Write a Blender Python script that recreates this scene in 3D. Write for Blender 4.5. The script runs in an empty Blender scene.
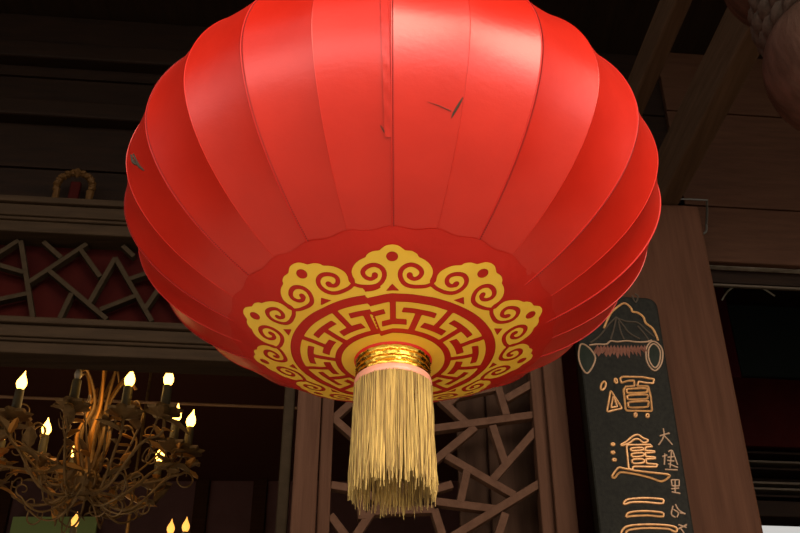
import bpy, math, random
import numpy as np
from mathutils import Vector, noise
random.seed(7)
C = bpy.context.scene.collection
PI = math.pi

# ------------------------------------------------------------------ camera
PITCH = math.radians(33.0); F = 1004.0
cd = bpy.data.cameras.new('camera'); cam = bpy.data.objects.new('camera', cd); C.objects.link(cam)
cam.location = (0, 0, 1.6); cam.rotation_euler = (PI/2 + PITCH, 0, 0)
cd.sensor_width = 36; cd.lens = F/800*36; cd.clip_start = 0.05
bpy.context.scene.camera = cam

# ------------------------------------------------------------------ world, sun, exposure
w = bpy.data.worlds.new('sky'); bpy.context.scene.world = w; w.use_nodes = True
bg = w.node_tree.nodes['Background']; bg.inputs[0].default_value = (1.0, 0.97, 0.92, 1); bg.inputs[1].default_value = 1.0
# overcast sky, brightest low over the open courtyard behind the viewer
wn = w.node_tree; tcw = wn.nodes.new('ShaderNodeTexCoord'); sx = wn.nodes.new('ShaderNodeSeparateXYZ'); wn.links.new(tcw.outputs['Generated'], sx.inputs[0])
def mr(out, a, b, c=0.0, d=1.0):
    n = wn.nodes.new('ShaderNodeMapRange'); n.interpolation_type = 'SMOOTHSTEP'
    for i, v in zip((1, 2, 3, 4), (a, b, c, d)): n.inputs[i].default_value = v
    wn.links.new(out, n.inputs[0]); return n.outputs[0]
def mm(op, a, b):
    n = wn.nodes.new('ShaderNodeMath'); n.operation = op
    for i, v in enumerate((a, b)):
        if isinstance(v, (int, float)): n.inputs[i].default_value = v
        else: wn.links.new(v, n.inputs[i])
    return n.outputs[0]
glow = mm('MULTIPLY', mr(sx.outputs[1], -0.2, -0.75), mr(sx.outputs[2], 0.50, 0.12))
wn.links.new(mm('ADD', mm('MULTIPLY', glow, 1.7), 0.42), bg.inputs[1])
SUN_EL, SUN_AZ = 29, 30
sd = bpy.data.lights.new('sun', 'SUN'); sun = bpy.data.objects.new('sun', sd); C.objects.link(sun)
sd.energy = 2.9; sd.angle = math.radians(40); sd.color = (1.0, 0.84, 0.66)
sun.rotation_euler = (PI/2 - math.radians(SUN_EL), 0, math.radians(SUN_AZ))
sc = bpy.context.scene
sc.view_settings.view_transform = 'Standard'; sc.view_settings.look = 'None'
sc.view_settings.exposure = 0.5; sc.view_settings.gamma = 1; sc.view_settings.use_curve_mapping = False

# ------------------------------------------------------------------ materials
def mat(name, col, rough=0.6, metal=0.0, spec=0.5, bump=None, var=None, aniso=0, emit=None, sheen=0):
    m = bpy.data.materials.new(name); m.use_nodes = True
    nt = m.node_tree; b = nt.nodes['Principled BSDF']
    b.inputs['Base Color'].default_value = (*col, 1); b.inputs['Roughness'].default_value = rough
    b.inputs['Metallic'].default_value = metal; b.inputs['Specular IOR Level'].default_value = spec
    b.inputs['Anisotropic'].default_value = aniso; b.inputs['Sheen Weight'].default_value = sheen
    tc = nt.nodes.new('ShaderNodeTexCoord')
    def noise_node(scale):
        mp = nt.nodes.new('ShaderNodeMapping'); mp.inputs['Scale'].default_value = scale
        nt.links.new(tc.outputs['Object'], mp.inputs[0])
        n = nt.nodes.new('ShaderNodeTexNoise'); n.inputs['Scale'].default_value = 1.0
        n.inputs['Detail'].default_value = 6; n.inputs['Roughness'].default_value = 0.6
        nt.links.new(mp.outputs[0], n.inputs['Vector']); return n
    if var:                                   # (second colour, scale vector, contrast low, high)
        c2, scv, lo, hi = var
        n = noise_node(scv); r = nt.nodes.new('ShaderNodeValToRGB')
        r.color_ramp.elements[0].position = lo; r.color_ramp.elements[1].position = hi
        r.color_ramp.elements[0].color = (*col, 1); r.color_ramp.elements[1].color = (*c2, 1)
        nt.links.new(n.outputs['Fac'], r.inputs[0]); nt.links.new(r.outputs[0], b.inputs['Base Color'])
    if bump:                                  # (scale vector, strength, distance)
        n = noise_node(bump[0]); bp = nt.nodes.new('ShaderNodeBump')
        bp.inputs['Strength'].default_value = bump[1]; bp.inputs['Distance'].default_value = bump[2]
        nt.links.new(n.outputs['Fac'], bp.inputs['Height']); nt.links.new(bp.outputs[0], b.inputs['Normal'])
    if emit:
        b.inputs['Emission Color'].default_value = (*emit[0], 1); b.inputs['Emission Strength'].default_value = emit[1]
    return m
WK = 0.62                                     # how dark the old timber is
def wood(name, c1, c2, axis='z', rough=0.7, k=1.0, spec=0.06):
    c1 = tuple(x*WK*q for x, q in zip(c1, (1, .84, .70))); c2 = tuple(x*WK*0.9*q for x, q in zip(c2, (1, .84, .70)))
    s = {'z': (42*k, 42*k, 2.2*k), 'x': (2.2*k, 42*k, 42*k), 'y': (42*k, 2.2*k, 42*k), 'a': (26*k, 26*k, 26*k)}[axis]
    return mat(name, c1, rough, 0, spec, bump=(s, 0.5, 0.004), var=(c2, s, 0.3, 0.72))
M = {}
M['red'] = mat('red_satin', (0.54, 0.013, 0.004), 0.34, 0.12, 0.66, bump=((55, 55, 90), 0.12, 0.003), var=((0.62, 0.019, 0.007), (7, 7, 7), 0.3, 0.7), aniso=0.35)
M['red_seam'] = mat('red_seam_cloth', (0.56, 0.016, 0.009), 0.45, 0, 0.4)
M['stitch'] = mat('dark_red_thread', (0.22, 0.008, 0.006), 0.7)
M['cap'] = mat('crimson_cotton', (0.56, 0.012, 0.004), 0.44, 0.1, 0.4, bump=((30, 30, 30), 0.35, 0.004))
M['yellow'] = mat('yellow_print', (0.97, 0.56, 0.045), 0.5, 0, 0.35, bump=((40, 40, 40), 0.15, 0.003), var=((1.0, 0.64, 0.07), (14, 14, 14), 0.35, 0.7))
M['foil'] = mat('gold_foil', (1.0, 0.60, 0.09), 0.2, 1.0, 0.5, bump=((40, 40, 160), 0.45, 0.004))
M['ribbon'] = mat('pink_ribbon', (0.85, 0.36, 0.24), 0.3, 0, 0.6, bump=((50, 50, 200), 0.4, 0.003))
M['fringe'] = mat('golden_thread', (0.62, 0.42, 0.12), 0.5, 0, 0.4, var=((0.20, 0.115, 0.03), (260, 260, 5), 0.42, 0.62), sheen=0.2)
M['red_rim'] = mat('red_rim_cloth', (0.75, 0.02, 0.01), 0.45)
M['stain'] = mat('dark_tear', (0.05, 0.035, 0.02), 0.9)
M['post'] = wood('brown_post_wood', (0.064, 0.030, 0.018), (0.115, 0.056, 0.035), 'z')
M['door'] = wood('door_wood', (0.085, 0.043, 0.028), (0.150, 0.082, 0.056), 'z', k=1.2)
M['lattice'] = wood('lattice_wood', (0.10, 0.055, 0.038), (0.165, 0.096, 0.068), 'a', k=1.1)
M['plank'] = wood('shutter_plank', (0.048, 0.027, 0.018), (0.085, 0.05, 0.034), 'z')
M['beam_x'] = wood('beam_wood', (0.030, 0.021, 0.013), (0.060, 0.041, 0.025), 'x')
M['beam_y'] = wood('tie_beam_wood', (0.070, 0.044, 0.028), (0.130, 0.085, 0.058), 'y')
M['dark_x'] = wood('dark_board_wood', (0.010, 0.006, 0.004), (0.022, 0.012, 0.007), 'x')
M['head_x'] = wood('header_board_wood', (0.052, 0.026, 0.016), (0.088, 0.045, 0.028), 'x')
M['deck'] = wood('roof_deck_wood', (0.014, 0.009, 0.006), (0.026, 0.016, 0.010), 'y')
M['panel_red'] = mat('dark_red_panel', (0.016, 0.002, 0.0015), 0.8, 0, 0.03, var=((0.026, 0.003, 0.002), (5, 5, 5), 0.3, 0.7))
M['trans_lat'] = wood('transom_lattice_wood', (0.030, 0.022, 0.012), (0.052, 0.038, 0.023), 'a')
M['interior'] = mat('interior_wall', (0.070, 0.026, 0.024), 0.7, var=((0.11, 0.045, 0.045), (2, 2, 2), 0.3, 0.7))
M['ceiling'] = mat('interior_ceiling', (0.050, 0.018, 0.013), 0.8, 0, 0.1)
M['floor'] = mat('stone_paving', (0.44, 0.39, 0.32), 0.8, bump=((8, 8, 8), 0.4, 0.01), var=((0.58, 0.52, 0.43), (3, 3, 3), 0.3, 0.7))
M['board'] = mat('black_lacquer_board', (0.005, 0.0045, 0.003), 0.6, 0, 0.08, bump=((160, 160, 160), 0.5, 0.002), var=((0.013, 0.012, 0.008), (70, 70, 70), 0.35, 0.7))
M['gilt'] = mat('gilt_line', (0.52, 0.25, 0.075), 0.45, 0.25, 0.5, var=((0.30, 0.14, 0.05), (60, 60, 60), 0.35, 0.7))
M['gilt_dull'] = mat('worn_gilt_line', (0.26, 0.15, 0.08), 0.55, 0.2, 0.5)
M['gilt_faint'] = mat('faint_brown_line', (0.05, 0.036, 0.024), 0.6, 0, 0.1)
M['petal'] = mat('pink_brown_petal', (0.14, 0.055, 0.035), 0.6, 0, 0.1)
M['leaf_dark'] = mat('dark_green_leaf', (0.008, 0.011, 0.006), 0.6, 0, 0.1)
M['iron'] = mat('aged_bronze', (0.15, 0.085, 0.03), 0.5, 0.5, 0.5, var=((0.26, 0.15, 0.05), (30, 30, 30), 0.3, 0.7))
M['amber'] = mat('amber_gilt_leaf', (0.50, 0.22, 0.04), 0.35, 0.6, 0.5)
M['sleeve'] = mat('dark_candle_sleeve', (0.14, 0.115, 0.06), 0.5)
M['white'] = mat('pale_unlit_candle', (0.55, 0.48, 0.40), 0.4)
M['flame_dim'] = mat('dim_lit_bulb', (1, 0.7, 0.3), 0.3, emit=((1.0, 0.42, 0.07), 1.1))
M['flame'] = mat('lit_bulb', (1, 0.8, 0.4), 0.3, emit=((1.0, 0.50, 0.075), 7.5))
M['carved'] = mat('weathered_carved_wood', (0.030, 0.016, 0.010), 0.7, 0, 0.05, bump=((30, 30, 9), 0.8, 0.008), var=((0.072, 0.040, 0.028), (22, 22, 6), 0.3, 0.7))
M['carved_rope'] = mat('carved_rope_wood', (0.028, 0.020, 0.014), 0.7, 0, 0.05, bump=((60, 60, 60), 0.6, 0.004), var=((0.055, 0.040, 0.030), (40, 40, 40), 0.3, 0.7))
M['ornament'] = mat('dull_gilt_carving', (0.05, 0.022, 0.005), 0.6, 0.1, 0.1, bump=((70, 70, 70), 0.7, 0.006))
M['metal'] = mat('grey_metal', (0.05, 0.045, 0.035), 0.5, 0.3)
M['strip'] = mat('pale_strip', (0.22, 0.19, 0.15), 0.6, var=((0.07, 0.05, 0.035), (20, 60, 60), 0.3, 0.7))
M['teal'] = mat('dark_teal_glass', (0.010, 0.014, 0.014), 0.5, 0, 0.1)
M['red_cloth'] = mat('crimson_curtain', (0.035, 0.002, 0.004), 0.7, 0, 0.1)
M['green'] = mat('olive_green_sheet', (0.30, 0.42, 0.14), 0.7)
M['cable'] = mat('grey_cable', (0.25, 0.23, 0.18), 0.6)

# ------------------------------------------------------------------ mesh helpers
class MB:
    def __init__(s): s.v = []; s.f = []; s.sharp = False
    def add(s, v, f):
        o = len(s.v); s.v += [tuple(map(float, p)) for p in v]; s.f += [tuple(i+o for i in q) for q in f]; return s
    def hexa(s, p, bev=0):                    # 8 points, bottom 4 then top 4
        return s.add(p, [(0,3,2,1),(4,5,6,7),(0,1,5,4),(1,2,6,5),(2,3,7,6),(3,0,4,7)])
    def box(s, a, b):
        (x0,y0,z0),(x1,y1,z1) = a, b
        return s.hexa([(x0,y0,z0),(x1,y0,z0),(x1,y1,z0),(x0,y1,z0),(x0,y0,z1),(x1,y0,z1),(x1,y1,z1),(x0,y1,z1)])
    def tube(s, pts, r, n=8, cap=True, flat=None):
        pts = [Vector(p) for p in pts]; N = len(pts)
        rr = r if hasattr(r, '__len__') else [r]*N
        ref = None; rings = []
        for i, p in enumerate(pts):
            t = (pts[min(i+1, N-1)] - pts[max(i-1, 0)])
            t = t.normalized() if t.length > 1e-9 else Vector((0,0,1))
            if ref is None:
                ref = Vector((0,0,1)) if abs(t.z) < 0.9 else Vector((1,0,0))
            u = (ref - t*ref.dot(t))
            u = u.normalized() if u.length > 1e-6 else t.orthogonal().normalized()
            ref = u; v = t.cross(u)
            rings.append([p + (u*math.cos(a) + v*math.sin(a))*rr[i] for a in [2*PI*k/n for k in range(n)]])
        V = [q for ring in rings for q in ring]; Fc = []
        for i in range(N-1):
            for k in range(n):
                Fc.append((i*n+k, i*n+(k+1) % n, (i+1)*n+(k+1) % n, (i+1)*n+k))
        if cap: Fc.append(tuple(range(n-1, -1, -1))); Fc.append(tuple((N-1)*n+k for k in range(n)))
        return s.add(V, Fc)
    def lathe(s, prof, c=(0,0,0), n=32, wob=None, close=False):      # prof (r,z)
        V = []; Fc = []
        for j, (r, z) in enumerate(prof):
            for k in range(n):
                a = 2*PI*k/n; rr = r*(wob(a, j) if wob else 1)
                V.append((c[0]+rr*math.cos(a), c[1]+rr*math.sin(a), c[2]+z))
        for j in range(len(prof)-1):
            for k in range(n):
                Fc.append((j*n+k, j*n+(k+1) % n, (j+1)*n+(k+1) % n, (j+1)*n+k))
        if close:
            Fc.append(tuple(range(n-1, -1, -1))); Fc.append(tuple((len(prof)-1)*n+k for k in range(n)))
        return s.add(V, Fc)
    def build(s, name, m, parent=None, smooth=False, local=False, bevel=0, angle=35):
        me = bpy.data.meshes.new(name)
        vs = s.v
        root = parent
        if parent is not None and not local:
            L = Vector((0,0,0)); q = parent
            while q is not None: L += q.location; q = q.parent
            vs = [(p[0]-L.x, p[1]-L.y, p[2]-L.z) for p in vs]
        me.from_pydata(vs, [], s.f); me.materials.append(m); me.update()
        o = bpy.data.objects.new(name, me); C.objects.link(o)
        if parent is not None: o.parent = parent
        if bevel:
            b = o.modifiers.new('bevel', 'BEVEL'); b.width = bevel; b.segments = 2; b.limit_method = 'ANGLE'
        if smooth:
            me.polygons.foreach_set('use_smooth', [True]*len(me.polygons))
            me.set_sharp_from_angle(angle=math.radians(angle))
        return o
def tag(o, label, cat, group=None):
    o['label'] = label; o['category'] = cat
    if group: o['group'] = group
    return o
def struct(o): o['kind'] = 'structure'; return o
def empty(name, loc, rot=(0,0,0)):
    o = bpy.data.objects.new(name, None); o.location = loc; o.rotation_euler = rot; o.empty_display_size = 0.1
    C.objects.link(o); return o
def spline(pts, k=6, closed=False):
    P = [np.array(p, float) for p in pts]; n = len(P); out = []
    rng = range(n) if closed else range(n-1)
    for i in rng:
        a = P[(i-1) % n] if closed or i > 0 else P[0]; b = P[i]; c = P[(i+1) % n]; d = P[(i+2) % n] if closed or i+2 < n else P[-1]
        for j in range(k):
            t = j/k
            out.append(0.5*((2*b)+(-a+c)*t+(2*a-5*b+4*c-d)*t*t+(-a+3*b-3*c+d)*t**3))
    out.append(P[0] if closed else P[-1])
    return out

# ------------------------------------------------------------------ view rays meet real planes
def ray(px, py):
    u = (266.5-py)/F
    return Vector(((px-400)/F, math.cos(PITCH)-u*math.sin(PITCH), math.sin(PITCH)+u*math.cos(PITCH)))
CAM = Vector((0, 0, 1.6))
YAW = math.radians(5.2)
E1 = Vector((math.cos(YAW), math.sin(YAW), 0)); NN = Vector((math.sin(YAW), -math.cos(YAW), 0))
O0 = Vector((0, 3.6, 0))
def W(s, z, d=0.0): return O0 + E1*s + NN*d + Vector((0, 0, z))          # a point of the facade; d towards the courtyard
def onwall(px, py, d=0.0):
    r = ray(px, py); p0 = O0 + NN*d
    t = (p0-CAM).dot(NN)/r.dot(NN); p = CAM + r*t
    return (p-p0).dot(E1), p.z
def onz(px, py, z):
    r = ray(px, py); return CAM + r*((z-1.6)/r.z)
def fbox(mb, s0, s1, z0, z1, d0, d1):
    return mb.hexa([W(s0,z0,d1), W(s1,z0,d1), W(s1,z0,d0), W(s0,z0,d0), W(s0,z1,d1), W(s1,z1,d1), W(s1,z1,d0), W(s0,z1,d0)])
def bar(mb, a, b, wd, d0, d1):               # lattice bar between two (s,z) points
    a = Vector(a); b = Vector(b); t = (b-a).normalized(); n = Vector((-t.y, t.x))*wd/2
    q = [a-n, b-n, b+n, a+n]
    P = [W(x.x, x.y, d1) for x in q] + [W(x.x, x.y, d0) for x in q]
    return mb.add(P, [(0,1,2,3), (7,6,5,4), (0,4,5,1), (1,5,6,2), (2,6,7,3), (3,7,4,0)])

# ================================================================== THE SETTING
sL = onwall(0, 250)[0]-2.4                    # the facade runs past the left of the picture
z_ub_t = onwall(60, 197, 0.0875)[1]; z_ub_b = onwall(60, 233, 0.05)[1]
z_lb_t = onwall(100, 319, 0.0875)[1]; z_lb_b = onwall(100, 356, 0.05)[1]
s_post0 = onwall(590, 420)[0]; s_post1 = onwall(739, 406, 0.12)[0]
s_R = s_post1 + 2.6
ZB1 = onwall(690, 205, 0.12)[1]               # underside of the tie beam on the post
ZC = 5.35
struct(MB().box((-30, -40, -0.3), (30, 12, 0)).build('floor', M['floor']))
struct(MB().box((-5.5, 0.25, ZC), (6.5, 3.9, ZC+0.15)).build('ceiling', M['deck']))
struct(MB().box((-5.5, 3.9, ZC), (6.5, 10.2, ZC+0.15)).build('ceiling', M['ceiling']))
struct(MB().box((-5.5, 3.0, 0), (-5.3, 10, ZC)).build('wall_left', M['interior']))
b = MB(); b.box((-5.3, 9.8, 0), (1.3, 10.0, ZC)); b.box((1.3, 9.8, 5.15), (6.5, 10, ZC)); b.box((1.3, 9.8, 0), (6.5, 10, 4.68))  # last box: added out of view, blocks low sky the lantern would reflect
struct(b.build('wall_back', M['interior']))
# a partition standing between the hall of the chandelier and the passage at the right
struct(MB().box((-4.6, 0.3, 0), (-4.45, 3.0, ZC-0.002)).build('wall_haze_block_left', M['beam_x']))  # unseen wall added to keep side sky haze off the lantern
struct(MB().box((4.75, 0.3, 0), (4.9, 5.0, ZC-0.002)).build('wall_haze_block_right', M['beam_x']))  # right counterpart, also unseen and added to cut sky reflections on the satin
struct(MB().box((6.35, 5.0, 0), (6.5, 9.79, ZC-0.002)).build('wall_sky_block', M['interior']))  # unseen, added so open sky beside the passage doesn't reflect in the lantern
struct(MB().box((4.91, 4.85, 0), (6.34, 5.0, ZC-0.002)).build('wall_sky_block_return', M['interior']))  # unseen closing piece, added to join the two light-blocking walls
p0 = W(s_post1-0.35, 0, -0.12)
struct(MB().box((p0.x, p0.y+0.02, 0), (p0.x+0.12, 9.8, ZC)).build('wall_partition', M['interior']))
# upper boards of the facade, above the transom
b = MB(); bu = MB()
zz = z_ub_t-0.02; k = 0
while zz < ZC-0.02:
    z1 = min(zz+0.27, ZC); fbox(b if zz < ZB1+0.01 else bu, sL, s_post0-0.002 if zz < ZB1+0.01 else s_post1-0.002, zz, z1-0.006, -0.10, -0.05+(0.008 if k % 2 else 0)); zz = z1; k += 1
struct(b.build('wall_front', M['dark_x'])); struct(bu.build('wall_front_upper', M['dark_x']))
for i, (y0, y1, d) in enumerate([(46, 62, 0.03), (104, 120, 0.03)]):
    za = onwall(60, y1)[1]; zb = onwall(60, y0)[1]
    struct(fbox(MB(), sL, s_post0, za, zb, -0.05, d).build('trim_%d' % (i+1), M['dark_x'], bevel=0.01))

# beams of the facade
s_dr = onwall(293.5, 460, 0.03)[0]
def moulded(name, z0, z1, d, m, label, s0=sL, s1=s_post0):
    h = z1-z0; b = MB()
    fbox(b, s0, s1, z0, z0+h*0.34, -0.08, d*0.72); fbox(b, s0, s1, z0+h*0.34, z0+h*0.44, -0.08, d*0.86)
    fbox(b, s0, s1, z0+h*0.44, z0+h*0.80, -0.08, d); fbox(b, s0, s1, z0+h*0.80, z1, -0.08, d*1.25)
    return tag(b.build(name, m, bevel=0.006), label, 'beam')
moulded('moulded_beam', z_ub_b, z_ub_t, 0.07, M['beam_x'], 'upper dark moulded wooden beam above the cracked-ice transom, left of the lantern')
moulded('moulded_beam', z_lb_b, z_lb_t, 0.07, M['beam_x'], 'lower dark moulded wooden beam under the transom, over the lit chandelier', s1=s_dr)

# transom: lattice over dark red panel
T = [((0,253.5),(33,232.5)), ((33,233),(61.5,258.6)), ((21,241.5),(33,318)), ((0,266),(24,273)), ((0,300),(28.5,294)),
     ((28.5,283.5),(108,231)), ((49.5,271.5),(107,320)), ((81,250.5),(100.5,277.5)), ((115.5,258.6),(90,303)), ((115.5,258.6),(152,322)),
     ((100.5,310.5),(135,297)), ((72,294),(60,319)), ((129,280),(150,273)), ((118,242),(134,257)), ((0,266),(-30,240)), ((0,253.5),(-22,268)),
     ((0,300),(-40,318)), ((-30,240),(-60,290)), ((-60,290),(-20,300)), ((-60,290),(-90,235)), ((-60,290),(-80,320)), ((145,310),(160,288)),
     ((150,273),(190,240)), ((150,273),(185,318)), ((168,296),(215,270)), ((215,240),(215,320)), ((190,240),(215,270)), ((215,290),(260,320)), ((215,262),(262,240)), ((238,252),(250,300))]
tr = empty('transom_panel', W(onwall(60, 280)[0], (z_ub_b+z_lb_t)/2))
tag(tr, 'dark cracked-ice lattice transom with dark red panel behind, left of the lantern', 'transom')
b = MB()
def clipz(p, q):                              # keep the bars between the two beams
    (s0, z0), (s1, z1) = p, q; lo, hi = z_lb_t+0.012, z_ub_b-0.012
    f = lambda zc: s0+(s1-s0)*(zc-z0)/(z1-z0)
    if z0 > hi: p = (f(hi), hi)
    if z0 < lo: p = (f(lo), lo)
    if z1 > hi: q = (f(hi), hi)
    if z1 < lo: q = (f(lo), lo)
    return p, q
for i, (p, q) in enumerate(T):
    p, q = clipz(onwall(*p, -0.01), onwall(*q, -0.01)); bar(b, p, q, 0.019, -0.035, -0.0004*(i % 5))
o = b.build('lattice', M['trans_lat'], tr)
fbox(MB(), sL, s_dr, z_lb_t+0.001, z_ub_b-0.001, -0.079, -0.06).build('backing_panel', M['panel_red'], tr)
# carved gilt bracket ornament on the upper beam
c = onwall(76, 180, 0.05); oc = W(c[0], z_ub_t, 0.05)
orn = empty('gilt_ornament', oc); tag(orn, 'small dull gilt carved arch standing on the upper beam at far left', 'ornament')
b = MB(); pts = []
for a in np.linspace(-0.35, PI+0.35, 26):
    pts.append(W(c[0]+math.cos(a)*0.075, z_ub_t+0.085+math.sin(a)*0.075, 0.05))
pts = [W(c[0]+0.07, z_ub_t, 0.05)] + pts + [W(c[0]-0.07, z_ub_t, 0.05)]
b.tube(pts, [0.012+0.006*(i % 2) for i in range(len(pts))], 8)
for p in pts[2:-2:3]:
    q = Vector(p); b.lathe([(0.001,-0.013), (0.013,-0.005), (0.013,0.005), (0.001,0.013)], q+NN*0.008, 8)
b.lathe([(0.001,-0.02), (0.022,0), (0.012,0.02), (0.001,0.032)], W(c[0], z_ub_t+0.155, 0.05), 8)
b.build('carved_arch', M['ornament'], orn, smooth=True)
fbox(MB(), c[0]-0.022, c[0]+0.022, z_ub_t, z_ub_t+0.12, 0.02, 0.045).build('inner_plaque', M['panel_red'], orn, bevel=0.006)

# jamb of the left opening
def upright(name, m, xa, xb, py, d0, d1, ztop, label, zb=0.0, cat='post', parent=None):
    s0 = onwall(xa, py, d1)[0]; s1 = onwall(xb, py, d1)[0]
    o = fbox(MB(), s0, s1, zb, ztop, d0, d1).build(name, m, parent, bevel=0.006)
    if label: tag(o, label, cat)
    return o, s0, s1
upright('door_jamb', M['trans_lat'], 280, 291, 460, -0.08, 0.0, z_lb_b-0.002, 'narrow dark wooden jamb at the right side of the chandelier opening')

# lattice door
door = empty('lattice_door', W(onwall(430, 450)[0], 0))
tag(door, 'brown wooden door with cracked-ice lattice behind the gold tassel', 'door')
zt = z_ub_b-0.004
_, dl0, dl1 = upright('stile', M['door'], 294, 318.5, 460, -0.05, 0.03, zt, None, 0.02, parent=door)
_, a0, a1 = upright('inner_stile', M['door'], 319.5, 332, 460, -0.05, 0.005, zt, None, 0.02, parent=door)
_, b0, b1 = upright('inner_stile', M['door'], 537, 550, 460, -0.05, 0.005, zt, None, 0.02, parent=door)
_, c0, c1 = upright('stile', M['door'], 551, 572, 460, -0.05, 0.03, zt, None, 0.02, parent=door)
fbox(MB(), a1, b0, zt-0.11, zt, -0.05, 0.02).build('top_rail', M['door'], door, bevel=0.006)
fbox(MB(), a1, b0, 0.02, 0.9, -0.05, 0.02).build('lower_panel', M['door'], door, bevel=0.006)
LB = [((430,430),(536,415.5)), ((497.8,388),(506,416)), ((440,400),(466,424)), ((458,396),(446,406)), ((475,428),(430,465)), ((492,426.5),(506,468)),
      ((538,428),(492,481)), ((446,456.7),(514,496)), ((467,471),(460,503)), ((434,502),(496,510)), ((543,482),(448,540)),
      ((505,514),(495,545)), ((434,510),(445,545)), ((420,495),(452,485)),
      ((354,401),(334,419)), ((333,419),(357,440)), ((331,486),(357,490)), ((330,516),(352,545)), ((372,512),(350,545)),
      ((357,440),(430,430)), ((357,440),(362,520)), ((372,512),(430,470)), ((388,440),(400,490)), ((372,512),(434,510)), ((357,490),(384,503)), ((354,401),(388,440)),
      ((354,401),(350,370)), ((440,400),(420,370)), ((505,400),(540,380)), ((440,400),(497,388)), ((497,388),(480,350))]
b = MB()
for i, (p, q) in enumerate(LB):
    bar(b, onwall(*p, -0.02), onwall(*q, -0.02), 0.030, -0.045+0.0004*(i % 5), -0.005-0.0005*(i % 5))
s0 = a1; z = onwall(440, 560)[1]
def lat_fill(za, zb):
    random.seed(3)
    zc = za
    while zc > zb:
        x = [a1, a1+(b0-a1)*0.35, a1+(b0-a1)*0.68, b0]
        h = [zc+random.uniform(-.08, .08) for _ in x]; h2 = [zc-0.25+random.uniform(-.05, .05) for _ in x]
        bar(b, (x[0], h[0]), (x[1], h[1]), .03, -.045, -.006); bar(b, (x[1], h[1]), (x[2], h2[2]), .03, -.044, -.0055)
        bar(b, (x[2], h[2]), (x[3], h[3]), .03, -.045, -.006); bar(b, (x[1], h[1]), (x[1]+.05, h2[1]), .03, -.044, -.0055); bar(b, (x[2], h[2]), (x[2]-.04, h2[2]), .03, -.044, -.006)
        zc -= 0.3
lat_fill(z-0.05, 1.1); lat_fill(zt-0.2, onwall(440, 372)[1]+0.1)
b.build('lattice', M['lattice'], door, bevel=0.002)
# planks standing behind the lattice on the right
for i, (xa, xb, dd) in enumerate([(458, 488, -0.16), (489, 545, -0.14)]):
    s0 = onwall(xa, 460, dd)[0]; s1 = onwall(xb, 460, dd)[0]
    tag(fbox(MB(), s0, s1, 0.0, zt+0.1, dd-0.02, dd).build('shutter_plank', M['plank'], bevel=0.004),
        ['narrower dark upright plank behind the lattice door, nearest the tassel', 'wider dark upright plank behind the right side of the lattice door'][i], 'plank')
tag(fbox(MB(), c1+0.02, s_post0-0.004, 0, z_ub_b-0.004, -0.12, -0.09).build('red_strip', M['panel_red'], bevel=0.003), 'dark red upright strip between lattice door and black board', 'panel')

# big post
ZB1 = onwall(690, 205, 0.12)[1]               # underside of the tie beam on the post
tag(fbox(MB(), s_post0, s_post1, 0, ZB1, -0.12, 0.12).build('wooden_post', M['post'], bevel=0.012), 'big square brown wooden post behind the black inscribed board', 'post')

# tie beams running out of the facade over the courtyard side
def tie(px0, px1, py, z, h, far, near, label):
    a = onz(px0, py, z); c2 = onz(px1, py, z)
    s0 = (a-O0).dot(E1); s1 = (c2-O0).dot(E1)
    b = MB(); fbox(b, s0, s1, z, z+h, far, near)
    return tag(b.build('tie_beam', M['beam_y'], bevel=0.012), label, 'beam')
tie(686, 709, 150, ZB1+0.004, 0.23, -0.12, 3.2, 'broad brown tie beam rising from the big post towards top right')
tie(654, 672, 50, ZB1+0.30, 0.15, -0.04, 3.2, 'narrower dark tie beam higher up, between lantern and the broad beam')

# right bay: boards over the opening
zh = onwall(750, 250, -0.02)[1]
b = MB(); zc = zh; k = 0; zcap = onwall(750, 55, -0.02)[1]
for h in (0.235, 0.30, 0.28, 0.34, 0.4):
    z1 = min(zc+h, zcap)
    if z1 <= zc: break
    fbox(b, s_post1, s_R, zc, z1-0.005, -0.08, -0.02+(0.006 if k % 2 else 0)); zc = z1; k += 1
struct(b.build('wall_right', M['head_x']))
struct(fbox(MB(), s_post1, s_R, zcap, ZC, -0.12, -0.06).build('wall_right_upper', M['deck']))
zl = onwall(750, 263, 0.0)[1]
tag(fbox(MB(), s_post1, s_R, zl, zh-0.002, -0.10, 0.0).build('lintel', M['head_x'], bevel=0.008), 'brown lintel edge over the dark opening right of the post', 'lintel')
zs = zl-0.055
zq = lambda py, d: onwall(750, py, d)[1]
tag(fbox(MB(), s_post1, s_R, zq(267.5, -0.03), zl-0.002, -0.06, -0.03).build('pale_batten', M['strip'], bevel=0.002), 'thin pale worn batten just under the lintel at right', 'batten')
tag(fbox(MB(), s_post1, s_R, zq(284, -0.07), zq(268.5, -0.07), -0.085, -0.07).build('lower_rail', M['dark_x'], bevel=0.003), 'dark rail under the pale batten right of the post', 'rail')
tag(fbox(MB(), s_post1, s_R, zq(287, -0.07), zq(285, -0.07), -0.085, -0.07).build('thin_batten', M['gilt_faint'], bevel=0.001), 'very thin dull batten below the dark rail at right', 'batten')
tag(fbox(MB(), s_R, s_R+0.3, 0, ZC, -0.12, 0.12).build('wooden_post', M['post'], bevel=0.012), 'brown wooden post outside the picture at far right', 'post')
# latch
b = MB(); q = [onwall(x, y, 0.13) for x, y in ((680,199), (690,199), (700,199.5), (708,200))]
b.tube([W(a[0], a[1], 0.128) for a in q], 0.004, 8)
q = spline([onwall(x, y, 0.128) for x, y in ((707,200), (711,204), (714,211), (714,218), (711,221))], 4)
b.tube([W(a[0], a[1], 0.128-0.1*min(1, i/8)) for i, a in enumerate(q)], 0.005, 8)
tag(b.build('iron_hook', M['metal'], smooth=True), 'thin grey metal hook beside the top of the big post', 'hook')
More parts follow.
